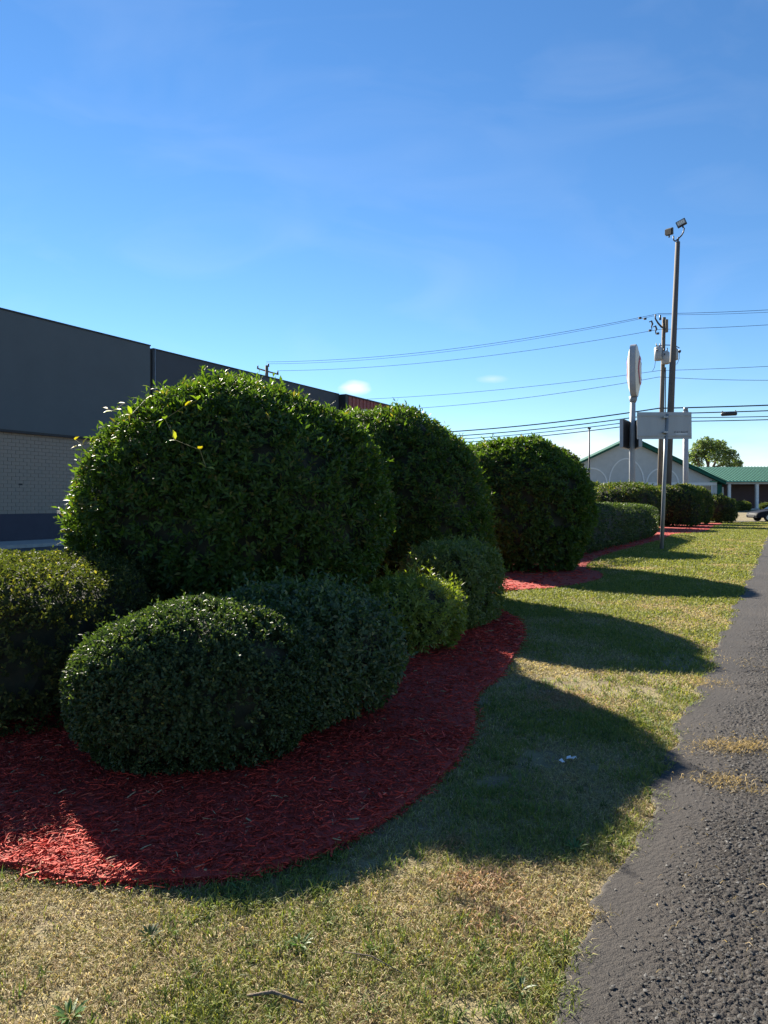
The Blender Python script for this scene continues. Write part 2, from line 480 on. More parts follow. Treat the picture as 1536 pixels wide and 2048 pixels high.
# grass
def blades(px, py, ln, wd, lean, seed, z0=0.0):
    n = len(px); r = np.random.default_rng(seed)
    a = r.random(n) * 6.2832
    h = np.stack([np.cos(a), np.sin(a), np.zeros(n)], -1); sd = np.stack([-np.sin(a), np.cos(a), np.zeros(n)], -1)
    tw = (r.random(n) - .5)[:, None] * 1.6
    sd = norm(sd + tw * np.array([0, 0, 1.0])[None])
    b = np.stack([px, py, np.full(n, z0)], -1)
    l1 = lean * .6; up = np.array([0, 0, 1.0])
    m_ = b + (h * np.sin(l1)[:, None] + up * np.cos(l1)[:, None]) * (ln * .5)[:, None]
    l2 = np.minimum(lean * 1.35, 1.75)
    t_ = m_ + (h * np.sin(l2)[:, None] + up * np.cos(l2)[:, None]) * (ln * .5)[:, None]
    t_[:, 2] = np.maximum(t_[:, 2], .004)
    W = sd * (wd * .5)[:, None]
    v = np.stack([b - W, b + W, m_ - W * .8, m_ + W * .8, t_], 1)
    fb = np.array([(0,1,3),(0,3,2),(2,3,4)])
    f = fb[None] + (np.arange(n) * 5)[:, None, None]
    return v.reshape(-1, 3), f.reshape(-1, 3)
def lawn_pts(D0, y0, y1):
    yg = np.linspace(y0, y1, 400); xl = lambda y: np.where(y < 6, -3.2, -3.2 + .56 * (y - 6)); 
    xr = lambda y: drive_edge(y) + .06
    dens = D0 * np.minimum(1, (2.6 / yg)) ** 1.45 * np.maximum(xr(yg) - xl(yg), 0)
    n = int(dens.sum() * (yg[1] - yg[0])); cdf = np.cumsum(dens) / dens.sum()
    y = np.interp(rng.random(n), cdf, yg); x = xl(y) + (xr(y) - xl(y)) * rng.random(n)
    k = ~inpoly(x, y, BED); x, y = x[k], y[k]
    k = x < drive_edge(y) + .07 * rng.random(len(y)) ** 2 - .02 + .20 * (fbm(x * 9, y * 9, 33) - .5)
    return x[k], y[k]
gx_, gy_ = lawn_pts(25000, 1.45, 54)
n = len(gx_)
def green_share(x, y): return fbm(x * 1.9 + 9, y * 1.9, 41, 4) * .6 + fbm(x * .5, y * .5 + 3, 43, 3) * .4
bare = fbm(gx_ * 1.7 + 30, gy_ * 1.7 + 12, 47, 4)
gaps = fbm(gx_ * 16, gy_ * 16, 48, 2)                         # hand-sized holes in the sward
k = rng.random(n) < np.clip(1.3 - 9.0 * np.maximum(bare - .48, 0) * np.clip(1.6 - gy_ / 5.0, .15, 1) - 2.2 * np.maximum(gaps - .5, 0) * (gy_ < 9), .07, 1)
gx_, gy_ = gx_[k], gy_[k]; n = len(gx_)
pat = green_share(gx_, gy_)
green = rng.random(n) < np.clip((pat - .47) * 3.4 + .16 + .44 * np.clip((gy_ - 3.8) / 4, 0, 1), .03, .90)
ln = (.018 + .034 * rng.random(n) ** 1.3) * (1 + .15 * green) * np.clip(gy_ / 9, 1, 2.0)
wd = (.0018 + .0018 * rng.random(n)) * (1 + .35 * green) * np.clip(gy_ / 3.2, 1, 6)
lean = np.where(green, .55 + .75 * rng.random(n), 1.0 + .5 * rng.random(n))
# spreading tufts of coarser grass
tx, ty = lawn_pts(190, 1.45, 12); kt = rng.random(len(tx)) < np.clip((green_share(tx, ty) - .40) * 4, .08, 1); tx, ty = tx[kt], ty[kt]
nt_ = len(tx); kk_ = 16; rr_ = .022 * np.abs(rng.normal(0, 1, (nt_, kk_))); aa_ = rng.random((nt_, kk_)) * 6.28
ux = (tx[:, None] + rr_ * np.cos(aa_)).ravel(); uy = (ty[:, None] + rr_ * np.sin(aa_)).ravel(); m_n = len(ux)
shade_ = np.repeat(rng.random(nt_), kk_)
gx_ = np.concatenate([gx_, ux]); gy_ = np.concatenate([gy_, uy]); green = np.concatenate([green, np.ones(m_n, bool)])
ln = np.concatenate([ln, .03 + .035 * rng.random(m_n)]); wd = np.concatenate([wd, .0032 + .002 * rng.random(m_n)]); lean = np.concatenate([lean, .5 + .8 * rng.random(m_n)])
n = len(gx_)
v, f = blades(gx_, gy_, ln, wd, lean, 51, .001)
straw = np.array([.53, .43, .235]); grn = np.array([.245, .265, .052]); dkg = np.array([.095, .135, .036])
tn = np.where(green[:, None], grn + (dkg - grn) * rng.random((n, 1)) ** 1.5, straw * (.45 + .7 * rng.random((n, 1))))
mid = (~green) & (rng.random(n) < .30); tn[mid] = np.array([.33, .31, .115]) * (.7 + .5 * rng.random((mid.sum(), 1)))
brn = (~green) & (rng.random(n) < .12); tn[brn] = np.array([.27, .17, .10]) * (.6 + .6 * rng.random((brn.sum(), 1)))
tn[-m_n:] = np.array([.105, .155, .04]) * (.6 + .9 * shade_[:, None])
tag(link('lawn_grass', tri_mesh('lawn_grass', v, f, np.repeat(tn, 5, 0)), M['grass']), 'short half dry mown grass', None, kind='stuff')

# dry clippings lying on the lawn and on the drive
def scatter(cx, cy, sx, sy, n, rot=0.0):
    a = rng.normal(0, 1, n) * sx; b = rng.normal(0, 1, n) * sy
    return cx + a * math.cos(rot) - b * math.sin(rot), cy + a * math.sin(rot) + b * math.cos(rot)
def clip_pile(name, spots, label, col, seed, z=.02, wdk=1.0):
    X, Y = [], []
    for c in spots:
        a, b = scatter(*c); X.append(a); Y.append(b)
    X = np.concatenate(X); Y = np.concatenate(Y); n = len(X)
    lean = 1.25 + .3 * rng.random(n)
    v, f = blades(X, Y, .02 + .035 * rng.random(n), (.0018 + .0016 * rng.random(n)) * wdk, lean, seed, z)
    tn = np.array(col) * (.55 + .75 * rng.random((n, 1)))
    tag(link(name, tri_mesh(name, v, f, np.repeat(tn, 5, 0)), M['grass']), label, None, kind='stuff')
def gsp(x, y, sx, sy, n, rot=0.0): return (*gp(x, y), sx, sy, n, rot)
clip_pile('dry_clippings', [gsp(1480,1500,.16,.06,700,.3), gsp(1440,1568,.09,.06,320), gsp(1420,1492,.08,.02,140,.5), gsp(1505,1590,.1,.03,90), gsp(1455,1490,.3,.25,160),
          gsp(1180,1840,.05,.03,60), gsp(1415,1370,.10,.10,260), gsp(1470,1330,.2,.25,120), gsp(1400,1800,.35,.35,90)],
          'straw coloured dry grass clippings strewn over the asphalt', (.42,.31,.14), 61, .022)
clip_pile('dead_thatch', [gsp(1120,1398,.13,.10,900), gsp(1150,1420,.12,.06,350), gsp(955,1765,.08,.05,260), gsp(985,1830,.10,.14,300), gsp(910,1690,.03,.03,90)],
          'tan patches of dead thatch on the lawn', (.40,.24,.13), 67, .012, 1.5)

# ---------------------------------------------------------------- shrubs
class Shape:
    """lumpy super-ellipsoid standing on the ground"""
    def __init__(s, c, a, b, h, rot, p=2.5, zc=.5, bump=.05, freq=2.2, seed=1, low=1.0, skew=0.0):
        s.c = np.array(c, float); s.a, s.b = a, b; s.zc = h * zc; s.up = h - s.zc; s.dn = s.zc * low
        s.rot = rot; s.p = p; s.bump = bump; r = np.random.default_rng(seed)
        s.skew = skew; s.k = r.normal(0, freq, (10, 3)); s.ph = r.random(10) * 6.28; s.h = h
    def radius(s, d):
        cz = np.where(d[:, 2] > 0, s.up, s.dn * 1.12)
        r = (np.abs(d[:, 0] / s.a) ** s.p + np.abs(d[:, 1] / s.b) ** s.p + np.abs(d[:, 2] / cz) ** s.p) ** (-1 / s.p)
        q = d * r[:, None]
        n_ = np.sin(q @ s.k.T + s.ph).mean(1) * 2.0
        return r * (1 + s.bump * n_ / np.maximum(r, .3) * .9)
    def sample(s, n, r):
        d = norm(r.normal(0, 1, (n * 5, 3)) * np.array([s.a, s.b, s.up])[None])
        rad = s.radius(d); P = d * rad[:, None]
        cz = np.where(d[:, 2] > 0, s.up, s.dn * 1.12)
        ax = np.stack([np.full(len(d), s.a), np.full(len(d), s.b), cz], -1)
        g = norm(np.sign(P) * np.abs(P / ax) ** (s.p - 1) / ax)
        dens0 = 1 / (s.a * s.b * s.up) / (np.linalg.norm(d / np.array([s.a, s.b, s.up]), axis=1) ** 3)
        wgt = rad ** 2 / np.maximum((g * d).sum(1), .25) / dens0
        k = P[:, 2] > -s.zc + .03; P, g, wgt = P[k], g[k], wgt[k]
        i = r.choice(len(P), n, p=wgt / wgt.sum())
        return P[i], g[i]
    def world(s, P):
        c, q = math.cos(s.rot), math.sin(s.rot)
        z = P[..., 2] * np.where(P[..., 2] > 0, 1 - s.skew * P[..., 0] / s.a, 1.0)
        o = np.stack([P[..., 0] * c - P[..., 1] * q, P[..., 0] * q + P[..., 1] * c, z + s.zc], -1)
        return o
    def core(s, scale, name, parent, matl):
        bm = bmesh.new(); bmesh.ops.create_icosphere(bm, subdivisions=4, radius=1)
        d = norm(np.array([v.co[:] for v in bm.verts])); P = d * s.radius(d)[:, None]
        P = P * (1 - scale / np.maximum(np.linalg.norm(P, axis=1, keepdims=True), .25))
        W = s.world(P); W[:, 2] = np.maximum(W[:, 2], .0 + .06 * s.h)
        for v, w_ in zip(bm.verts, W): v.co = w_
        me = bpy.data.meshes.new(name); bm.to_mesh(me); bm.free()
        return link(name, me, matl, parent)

def make_leaves(P, A, k, ll, lw, shoot, tilt, r, cols, hq=True, gold=None, droop=.12, lenvar=.35, upbias=.0):
    """k leaves round each shoot"""
    n = len(P)
    ref = norm(r.normal(0, 1, (n, 3))); T = norm(np.cross(A, ref)); B = np.cross(A, T)
    V_, C_ = [], []
    shoot_t = r.random((n, 1))
    for j in range(k):
        ph = j * 2.39996 + r.random(n) * .8
        th = tilt[0] + (tilt[1] - tilt[0]) * r.random(n)
        d = A * np.cos(th)[:, None] + (T * np.cos(ph)[:, None] + B * np.sin(ph)[:, None]) * np.sin(th)[:, None]
        d = norm(d + np.array([0, 0, upbias]))
        p = P + A * ((j / max(k - 1, 1) - .75) * shoot)
        nn = norm(A - d * (A * d).sum(1, keepdims=True) + 1e-5 + r.normal(0, .25, (n, 3)))
        nn = norm(nn - d * (nn * d).sum(1, keepdims=True))
        wv = np.cross(d, nn)
        l = (ll * (1 - lenvar / 2 + lenvar * r.random(n)))[:, None]; w_ = (lw * (.8 + .4 * r.random(n)))[:, None]
        tip = p + d * l - nn * l * droop * r.random((n, 1))
        mid = p + d * l * .52
        Lp = mid + wv * w_ * .5 + nn * w_ * .16; Rp = mid - wv * w_ * .5 + nn * w_ * .16
        V_.append(np.stack([p, Rp, mid, Lp, tip] if hq else [p, Rp, Lp, tip], 1))
        c = cols[0] + (cols[1] - cols[0]) * np.clip(r.random((n, 1)) * .6 + shoot_t * .4, 0, 1)
        if gold is not None:
            g = (r.random(n) < gold[0]); c[g] = np.array(gold[1]) * (.7 + .5 * r.random((g.sum(), 1)))
        C_.append(c)
    v = np.stack(V_, 1); c = np.stack(C_, 1); m = n * k
    if hq:
        fb = np.array([(0,1,2),(0,2,3),(2,1,4),(2,4,3)]); nv = 5
    else:
        fb = np.array([(0,1,3),(0,3,2)]); nv = 4
    f = fb[None] + (np.arange(m) * nv)[:, None, None]
    return v.reshape(-1, 3), f.reshape(-1, 3), np.repeat(c.reshape(-1, 3), nv, 0)

def shrub(name, loc, a, b, h, rot, label, cat, group, nsh, k, ll, lw, cols, matl, seed, p=2.5, zc=.5, bump=.05, freq=2.2, tilt=(.6, 1.35),
          shoot=.05, depth=.10, core=.12, hq=True, gold=None, jitter=.45, up=.25, stray=0, low=1.0, stems=5, straylen=.1, upbias=0.0, skew=0.0):
    r = np.random.default_rng(seed)
    o = empty(name, (loc[0], loc[1], gz(loc[1]) + .02))
    tag(o, label, cat, group)
    s = Shape(loc, a, b, h, rot, p, zc, bump, freq, seed, low, skew)
    P, g = s.sample(int(nsh * 1.2), r)
    kd = r.normal(0, 7.0 if h > 1.5 else 12.0, (8, 3)); gapn = np.sin(P @ kd.T + r.random(8) * 6.28).mean(1)      # thin and thick places
    kp = r.random(len(P)) < np.clip(.85 + 1.6 * gapn, .12, 1.0); P, g = P[kp], g[kp]; nsh = len(P)
    dep = r.random(nsh) ** 1.8 * depth
    P = P - g * dep[:, None]
    A = norm(g + r.normal(0, jitter, P.shape) + np.array([0, 0, up]))
    Pw = s.world(P); c, q = math.cos(rot), math.sin(rot)
    Aw = np.stack([A[:, 0] * c - A[:, 1] * q, A[:, 0] * q + A[:, 1] * c, A[:, 2]], -1)
    cols = [np.array(cols[0]), np.array(cols[1])]
    v, f, t = make_leaves(Pw, Aw, k, ll, lw, shoot, tilt, r, cols, hq, gold, upbias=upbias)
    if stray:                                  # shoots that stand out of the clipped outline
        P, g = s.sample(stray * 3, r); k_ = P[:, 2] > -.1 * h; P, g = P[k_][:stray], g[k_][:stray]
        A = norm(g + r.normal(0, .3, P.shape) + np.array([0, 0, .7]))
        P = s.world(P + A * straylen * r.random((len(P), 1)))
        A = np.stack([A[:, 0] * c - A[:, 1] * q, A[:, 0] * q + A[:, 1] * c, A[:, 2]], -1)
        v2, f2, t2 = make_leaves(P, A, k, ll * 1.1, lw, shoot * 2.2, (.4, 1.1), r, [cols[0], cols[1] * 1.15], hq, gold)
        f = np.concatenate([f, f2 + len(v)]); v = np.concatenate([v, v2]); t = np.concatenate([t, t2])
    v[:, 2] = np.maximum(v[:, 2], .012)
    link('foliage', tri_mesh('foliage', v, f, t), matl, o)
    s.core(core, 'dark_inner_hull', o, M['core'])  # solid hull behind the leaves, coloured dark as inner shade
    for i in range(stems):
        an = i / stems * 6.28 + r.random(); rr = min(a, b)
        p0 = Vector((math.cos(an) * rr * .15, math.sin(an) * rr * .15, -.03)); p2 = Vector((math.cos(an) * rr * .55, math.sin(an) * rr * .55, h * .6))
        mb = MB(); mb.tube([p0, p0.lerp(p2, .45) + Vector((0, 0, h * .08)), p2], [.035 * min(1, h), .026 * min(1, h), .012], 6); mb.build('stem', M['bark'], o)
    return o

URZ = math.atan2(U.y, U.x)
PIT = ((.016,.040,.012), (.085,.140,.022))
G1 = 'three tall clipped evergreen bushes in the row'
big1 = shrub('evergreen_bush', (-1.55, 7.58), 1.58, 1.56, 2.80, 0.0, 'largest and nearest tall domed evergreen bush, with a yellow leaved vine on it', 'bush', G1,
      16000, 6, .068, .025, PIT, M['leaf'], 101, p=1.98, zc=.47, bump=.14, freq=2.3, depth=.18, core=.19, stray=420, straylen=.09, gold=(.05, (.15,.13,.035)), low=1.1, skew=.10)
big2 = shrub('evergreen_bush', (.20, 11.1), 1.45, 1.46, 2.98, 0.0, 'middle tall evergreen bush between the largest one and the farther rounded one', 'bush', G1,
      10500, 6, .074, .028, PIT, M['leaf'], 102, p=2.1, zc=.45, bump=.13, freq=2.3, depth=.16, core=.17, stray=170, straylen=.08, gold=(.05, (.15,.13,.035)), low=1.1, skew=.20)
big3 = shrub('evergreen_bush', (2.98, 16.0), 1.64, 1.66, 2.88, 0.0, 'farthest of the three tall evergreen bushes, beside the low long hedge', 'bush', G1,
      7600, 6, .100, .038, PIT, M['leaf'], 103, p=2.25, zc=.47, bump=.14, freq=2.3, depth=.17, core=.18, stray=200, gold=(.03, (.15,.14,.04)), low=1.1, hq=False, skew=.10)
box = shrub('boxwood_bush', (-1.11, 4.27), .735, .66, .885, .25, 'low rounded small leaved boxwood in front, nearest the camera on red mulch', 'bush', None,
      15000, 7, .026, .0135, ((.024,.046,.017), (.070,.098,.036)), M['leaf_small'], 104, p=2.35, zc=.47, bump=.05, freq=4.5, depth=.08, core=.09, shoot=.035, tilt=(.5, 1.3), gold=(.03, (.16,.17,.05)), stray=110, straylen=.05, low=1.08, hq=False, skew=-.08)
loose = shrub('broadleaf_shrub', (-.55, 4.93), .76, .60, .90, URZ - .15, 'loose larger leaved shrub rising behind the low rounded boxwood', 'bush', None,
      6500, 6, .038, .019, ((.030,.056,.022), (.105,.140,.050)), M['leaf_soft'], 105, p=2.3, bump=.10, freq=3.4, depth=.12, core=.13, shoot=.05, stray=260, straylen=.08, gold=(.06, (.24,.21,.08)))
NAN = ((.065,.100,.026), (.180,.205,.055))
nan1 = shrub('nandina_shrub', (.24, 7.25), .62, .50, .72, URZ, 'shortest leafy shrub with sunlit yellow green top between the boxwood and the taller nandina', 'bush', None,
      2300, 7, .052, .017, ((.10,.14,.025), (.24,.26,.04)), M['leaf_soft'], 106, p=2.3, bump=.09, freq=3.4, depth=.14, core=.13, shoot=.06, stray=140, straylen=.09, gold=(.06, (.30,.30,.05)), up=.1, upbias=-.2)
nan2 = shrub('nandina_shrub', (.80, 8.70), .64, .56, .95, URZ, 'square clipped feathery leaved shrub in front of the middle tall bush', 'bush', None,
      4200, 7, .055, .018, NAN, M['leaf_soft'], 107, p=3.6, bump=.07, freq=3.0, depth=.14, core=.13, shoot=.06, stray=130, straylen=.06, gold=(.03, (.22,.20,.05)), up=.1, upbias=-.2)
hedge = shrub('clipped_hedge', (-4.0, 5.6), 2.08, 1.32, 1.04, -.02, 'low flat topped clipped hedge at the left edge below the store wall', 'hedge', None,
      18000, 6, .033, .017, ((.020,.034,.013), (.095,.100,.030)), M['leaf_matte'], 108, p=6.0, hq=False, zc=.5, bump=.045, freq=2.6, depth=.10, core=.15, shoot=.04, gold=(.06, (.25,.21,.06)), stray=70, straylen=.03)
# long low hedge along the bed beyond the third bush
hc = V * -5.75 + U * 26.0
hedge2 = shrub('clipped_hedge', (hc.x, hc.y), 9.0, 1.1, 1.42, URZ, 'long low clipped hedge beyond the third tall bush, behind the sign post', 'hedge', None,
      9000, 5, .075, .034, ((.030,.055,.020), (.085,.115,.040)), M['leaf_small'], 109, p=4.5, zc=.5, bump=.05, freq=1.2, depth=.10, core=.12, shoot=.07, hq=False, gold=(.04, (.18,.19,.06)))
FAR = ((.020,.042,.014), (.080,.105,.030))
G2 = 'rounded bushes at the far end of the bed'
def far_bush(loc, a, b, h, label, seed, n=3600):
    return shrub('rounded_bush', loc, a, b, h, URZ, label, 'bush', G2, n, 5, .13, .058, FAR, M['leaf'], seed, p=2.6, zc=.5, bump=.13, freq=1.6, depth=.2, core=.22, shoot=.1, hq=False,
                 gold=(.07, (.20,.16,.05)), stray=40, low=1.08)
far_bush((13.6, 40.0), 2.9, 2.0, 2.55, 'broad rounded bush behind the low hedge, left of the sign post', 110)
far_bush((17.9, 44.2), 1.8, 1.8, 2.55, 'rounded bush directly behind the sign post, below the light pole', 111, 2800)
far_bush((20.7, 48.6), 1.75, 1.6, 2.65, 'rounded dark bush with brownish top right of the sign post', 112, 2800)
far_bush((24.6, 52.2), 1.3, 1.2, 1.95, 'smallest rounded bush ending the row at its right', 113, 1600)
far_bush((12.7, 43.6), 1.5, 1.4, 2.75, 'bush showing just above the row, beside the third tall bush', 114, 1700)
far_bush((40.3, 80.0), 1.15, .9, 1.0, 'small yellowish shrub before the maroon panel of the green roofed building', 115, 1100)
far_bush((43.6, 80.6), 1.1, .9, .9, 'small low shrub at the right edge before the green roofed building', 116, 900)
far_bush((5.3, 23.8), 1.5, 1.5, 3.35, 'bush top showing just behind the third tall bush', 117, 2200)

# vine leaves on the largest bush
vine = empty('climbing_vine', (-1.55, 7.58, .02))
tag(vine, 'thin vine with yellow green leaves trailing over the largest bush', 'vine')
def one_leaf(name, p, d, up, l, w_, col, parent, matl):
    d = Vector(d).normalized(); sd = d.cross(Vector(up)).normalized(); n_ = sd.cross(d)
    pts = [p, p + d*l*.3 + sd*w_*.42 + n_*w_*.1, p + d*l*.65 + sd*w_*.4 + n_*w_*.1, p + d*l - n_*l*.12, p + d*l*.65 - sd*w_*.4 + n_*w_*.1, p + d*l*.3 - sd*w_*.42 + n_*w_*.1, p + d*l*.5]
    f = [(6,0,1),(6,1,2),(6,2,3),(6,3,4),(6,4,5),(6,5,0)]
    return link(name, tri_mesh(name, [q[:] for q in pts], f, np.tile(np.array(col), (7, 1))), matl, parent)
tr = [[(205,815,6.9),(225,822,6.7),(250,806,6.6),(262,830,6.5),(290,845,6.35),(330,838,6.2),(370,812,6.1),(395,800,6.1)], [(262,830,6.5),(290,800,6.7),(300,775,6.8)], [(330,838,6.2),(350,880,5.98),(400,900,5.9),(412,935,5.85)], [(150,880,7.0),(165,890,6.9),(180,885,6.8)]]
for seg_ in tr:
    ps = [at(*q_) - vine.location for q_ in seg_]
    mb = MB(); mb.tube(ps, .0028, 5); mb.build('vine_stem', mat('vine_stem', (.18,.15,.05), .7), vine)
    for i, p in enumerate(ps):
        for _ in range(2 if i % 2 else 1):
            cc = random.choice([(.30,.30,.03), (.22,.27,.03), (.38,.30,.03), (.15,.22,.03)])
            one_leaf('leaf', p, (random.uniform(-1,1), random.uniform(-.8,.1), random.uniform(-.2,.6)), (random.uniform(-.3,.3), -.3, 1), random.uniform(.07,.11), random.uniform(.04,.055), cc, vine, M['leaf_soft'])

# ---------------------------------------------------------------- store on the left
M['fascia'] = mottled('charcoal_fascia', (.078,.094,.104), (.088,.106,.117), .7, .75, .08, 30)
M['fascia2'] = mottled('darker_fascia', (.048,.056,.068), (.055,.064,.077), .7, .75, .08, 30)
M['brick'] = mottled('painted_brick', (.26,.215,.17), (.31,.255,.205), 3.0, .8, .25, 50)
M['mortar'] = mottled('painted_mortar', (.205,.17,.137), (.24,.20,.16), 6, .9, .2, 60)
M['base'] = mottled('slate_base', (.040,.038,.055), (.05,.048,.066), 2, .75, .15, 40)
M['black'] = mottled('black_recess', (.012,.012,.014), (.02,.02,.022), 4, .6)
M['metal'] = mottled('galvanised_metal', (.33,.35,.36), (.43,.45,.46), 6, .5, metal=.5)
M['redmetal'] = mottled('red_ribbed_metal', (.20,.035,.03), (.25,.05,.042), 2, .55)
M['white'] = mottled('white_letter', (.70,.70,.70), (.78,.78,.78), 3, .5)
store = empty('store_building', (-13.6, 25.1, 0), URZ)
tag(store, 'long charcoal store with painted brick wall and red sign panel behind the bushes', 'building')
L0, L1 = -16.0, 31.0
mb = MB(); mb.box(L0, L1, .10, 24, .0, 8.0); mb.build('wall', M['mortar'], store)
bw = MB().box(L0, L1, .03, .095, 1.06, 4.1).build('brick_wall', M['mortar'], store)
# bricks
BL, BH, J = .30, .135, .012
def brick_mesh(seed):
    r = random.Random(seed); mb = MB()
    mb.box(0, BL - J, -.014 - r.random() * .004, .0295, 0, BH - J)
    bmesh.ops.recalc_face_normals(mb.bm, faces=mb.bm.faces)
    me = bpy.data.meshes.new('brick'); mb.bm.to_mesh(me); mb.bm.free(); me.materials.append(M['brick']); return me
bms = [brick_mesh(i) for i in range(6)]
mbr = MB(); nb = 0
for row in range(22):
    z = 1.095 + row * BH
    off = (row % 2) * BL / 2
    for kx in range(-24, 44):
        x = kx * BL + off
        if -.15 <= x <= 3.75 and nb < 298:
            o = link('brick', random.choice(bms), None, bw); o.location = (x, random.uniform(-.002, .002), z); nb += 1
        else:
            mbr.box(x, x + BL - J, -.015, .0295, z, z + BH - J)
tag(mbr.build('brick_field', M['brick'], bw), kind='stuff')
MB().box(L0, 6.74, -.14, .099, 4.06, 8.30).build('fascia', M['fascia'], store)
MB().box(6.96, 21.96, -.06, .099, 4.06, 8.22).build('fascia', M['fascia2'], store)
MB().box(6.75, 6.95, .0, .098, 4.06, 8.26).build('expansion_joint', M['black'], store)
MB().tube([(7.06, -.10, 4.1), (7.06, -.10, 8.24)], .018, 8).build('downpipe', M['metal'], store)
MB().box(L0, 6.76, -.17, .4, 8.302, 8.36).build('parapet_cap', M['black'], store)
MB().box(6.98, 21.97, -.09, .4, 8.222, 8.28).build('parapet_cap', M['black'], store)
MB().box(L0, 21.9, -.05, .029, -.0, 1.09).build('base_band', M['base'], store)
MB().box(L0, 6.74, -.165, -.141, 4.0, 4.09).build('fascia_shadow_line', M['black'], store)  # black strip painted as the shadow line under the projecting fascia
MB().box(21.98, 22.3, -.55, .097, 3.2, 8.22).build('panel_return', M['black'], store)
rp = MB().box(22.31, 31, -.5, .096, 3.2, 8.15).build('sign_panel', M['redmetal'], store)
rb = MB()
x = 22.4
while x < 30.8:
    rb.box(x, x + .14, -.53, -.501, 3.2, 8.15); x += .45
rb.build('panel_ribs', M['redmetal'], rp)
MB().box(21.98, 31.1, -.58, .2, 8.152, 8.23).build('parapet_cap', M['black'], store)
# louvre in the brick
MB().box(.72, .86, -.03, -.019, 2.13, 2.19).build('wall_vent', M['black'], store)
def text_mesh(s, size, depth, name, matl, parent, loc, rot, scale=(1, 1, 1)):
    cu = bpy.data.curves.new('txt', 'FONT'); cu.body = s; cu.size = size; cu.extrude = depth
    ob = bpy.data.objects.new('txt', cu); COL.objects.link(ob)
    bpy.context.view_layer.update()
    me = bpy.data.meshes.new_from_object(ob.evaluated_get(bpy.context.evaluated_depsgraph_get()))
    bpy.data.objects.remove(ob); me.name = name; me.materials.clear()
    o = link(name, me, matl, parent); o.location = loc; o.rotation_euler = rot; o.scale = scale
    return o
for ch, xx in (('R', 23.9), ('o', 25.2), ('s', 26.4)):
    text_mesh(ch, 2.0, .06, 'letter', M['white'], store, (xx, -.60, 6.15), (R(90), 0, 0))

# ---------------------------------------------------------------- green roofed building
M['stucco'] = mottled('grey_stucco', (.38,.40,.40), (.43,.45,.45), 1.5, .85, .15, 30)
M['trim'] = mottled('white_trim', (.58,.60,.60), (.64,.66,.66), 3, .7)
M['green'] = mottled('green_metal_roof', (.010,.078,.056), (.016,.095,.07), 2, .75, spec=.15)
M['maroon'] = mottled('maroon_panel', (.045,.022,.024), (.06,.03,.03), 1.2, .7)
M['glass'] = mat('dark_glass', (.01,.014,.014), .12, 0, .6)
BY = 90.0
K = BY / F
bX = lambda px: (px - 768) * K
bZ = lambda py: CAM_H + (HZ - py) * K
hall = empty('green_roofed_building', (bX(1262), BY, .6))
tag(hall, 'long grey building with arched gable front and green metal roof beyond the lawn', 'building')
ox = bX(1262)
HX = lambda px: bX(px) - ox
HZ_ = lambda py: bZ(py) - .6
# gable wall
mb = MB(); mb.prism([(HX(1090), 0, -.3), (HX(1434), 0, -.3), (HX(1434), 0, HZ_(959)), (0, 0, HZ_(878)), (HX(1090), 0, HZ_(959))], (0, 2.7, 0)); mb.build('gable_wall', M['stucco'], hall)
for sgn, th in ((-1, .32), (1, .58)):
    xe = HX(1447) * sgn; ze = HZ_(962); zt = HZ_(874)
    mb = MB(); mb.prism([(0, -.7, zt), (xe, -.7, ze), (xe, -.7, ze - th * .75), (0, -.7, zt - th)], (0, 3.6, 0)); rr = mb.build('roof', M['green'], hall)
    mb = MB(); mb.prism([(0.02*sgn, -.78, zt - .02), (xe, -.78, ze - .02), (xe, -.78, ze - .16), (0.02*sgn, -.78, zt - .16)], (0, .075, 0)); mb.build('rake_trim', M['green'], rr)
def arch(cx, y0, r, h):
    pts = []
    for i in range(25):
        a = math.pi * i / 24; pts.append((cx + r * math.cos(a), -.06, y0 + h * math.sin(a)))
    mb = MB()
    for i in range(24):
        p, q_ = Vector(pts[i]), Vector(pts[i+1]); c0 = Vector((cx, -.06, y0))
        p2 = p + (c0 - p).normalized() * .17; q2 = q_ + (c0 - q_).normalized() * .17
        mb.prism([p, q_, q2, p2], (0, .055, 0))
    return mb.build('arch_trim', M['trim'], hall)
arch(HX(1253), HZ_(967), 36 * K, 51 * K); arch(HX(1182), HZ_(967), 33 * K, 32 * K); arch(HX(1325), HZ_(967), 33 * K, 32 * K)
MB().box(HX(1092), HX(1433), -.08, -.005, HZ_(970.5), HZ_(965)).build('band_course', M['trim'], hall)
for a_, b_ in ((1170, 1212), (1222, 1286), (1297, 1355), (1395, 1422)):
    wn = MB().box(HX(a_), HX(b_), -.05, -.004, HZ_(1012), HZ_(972)).build('window', M['glass'], hall)
    MB().box(HX(a_) - .12, HX(a_), -.09, -.006, HZ_(1012), HZ_(971.5)).box(HX(b_), HX(b_) + .12, -.09, -.006, HZ_(1012), HZ_(971.5)).build('window_frame', M['trim'], wn)
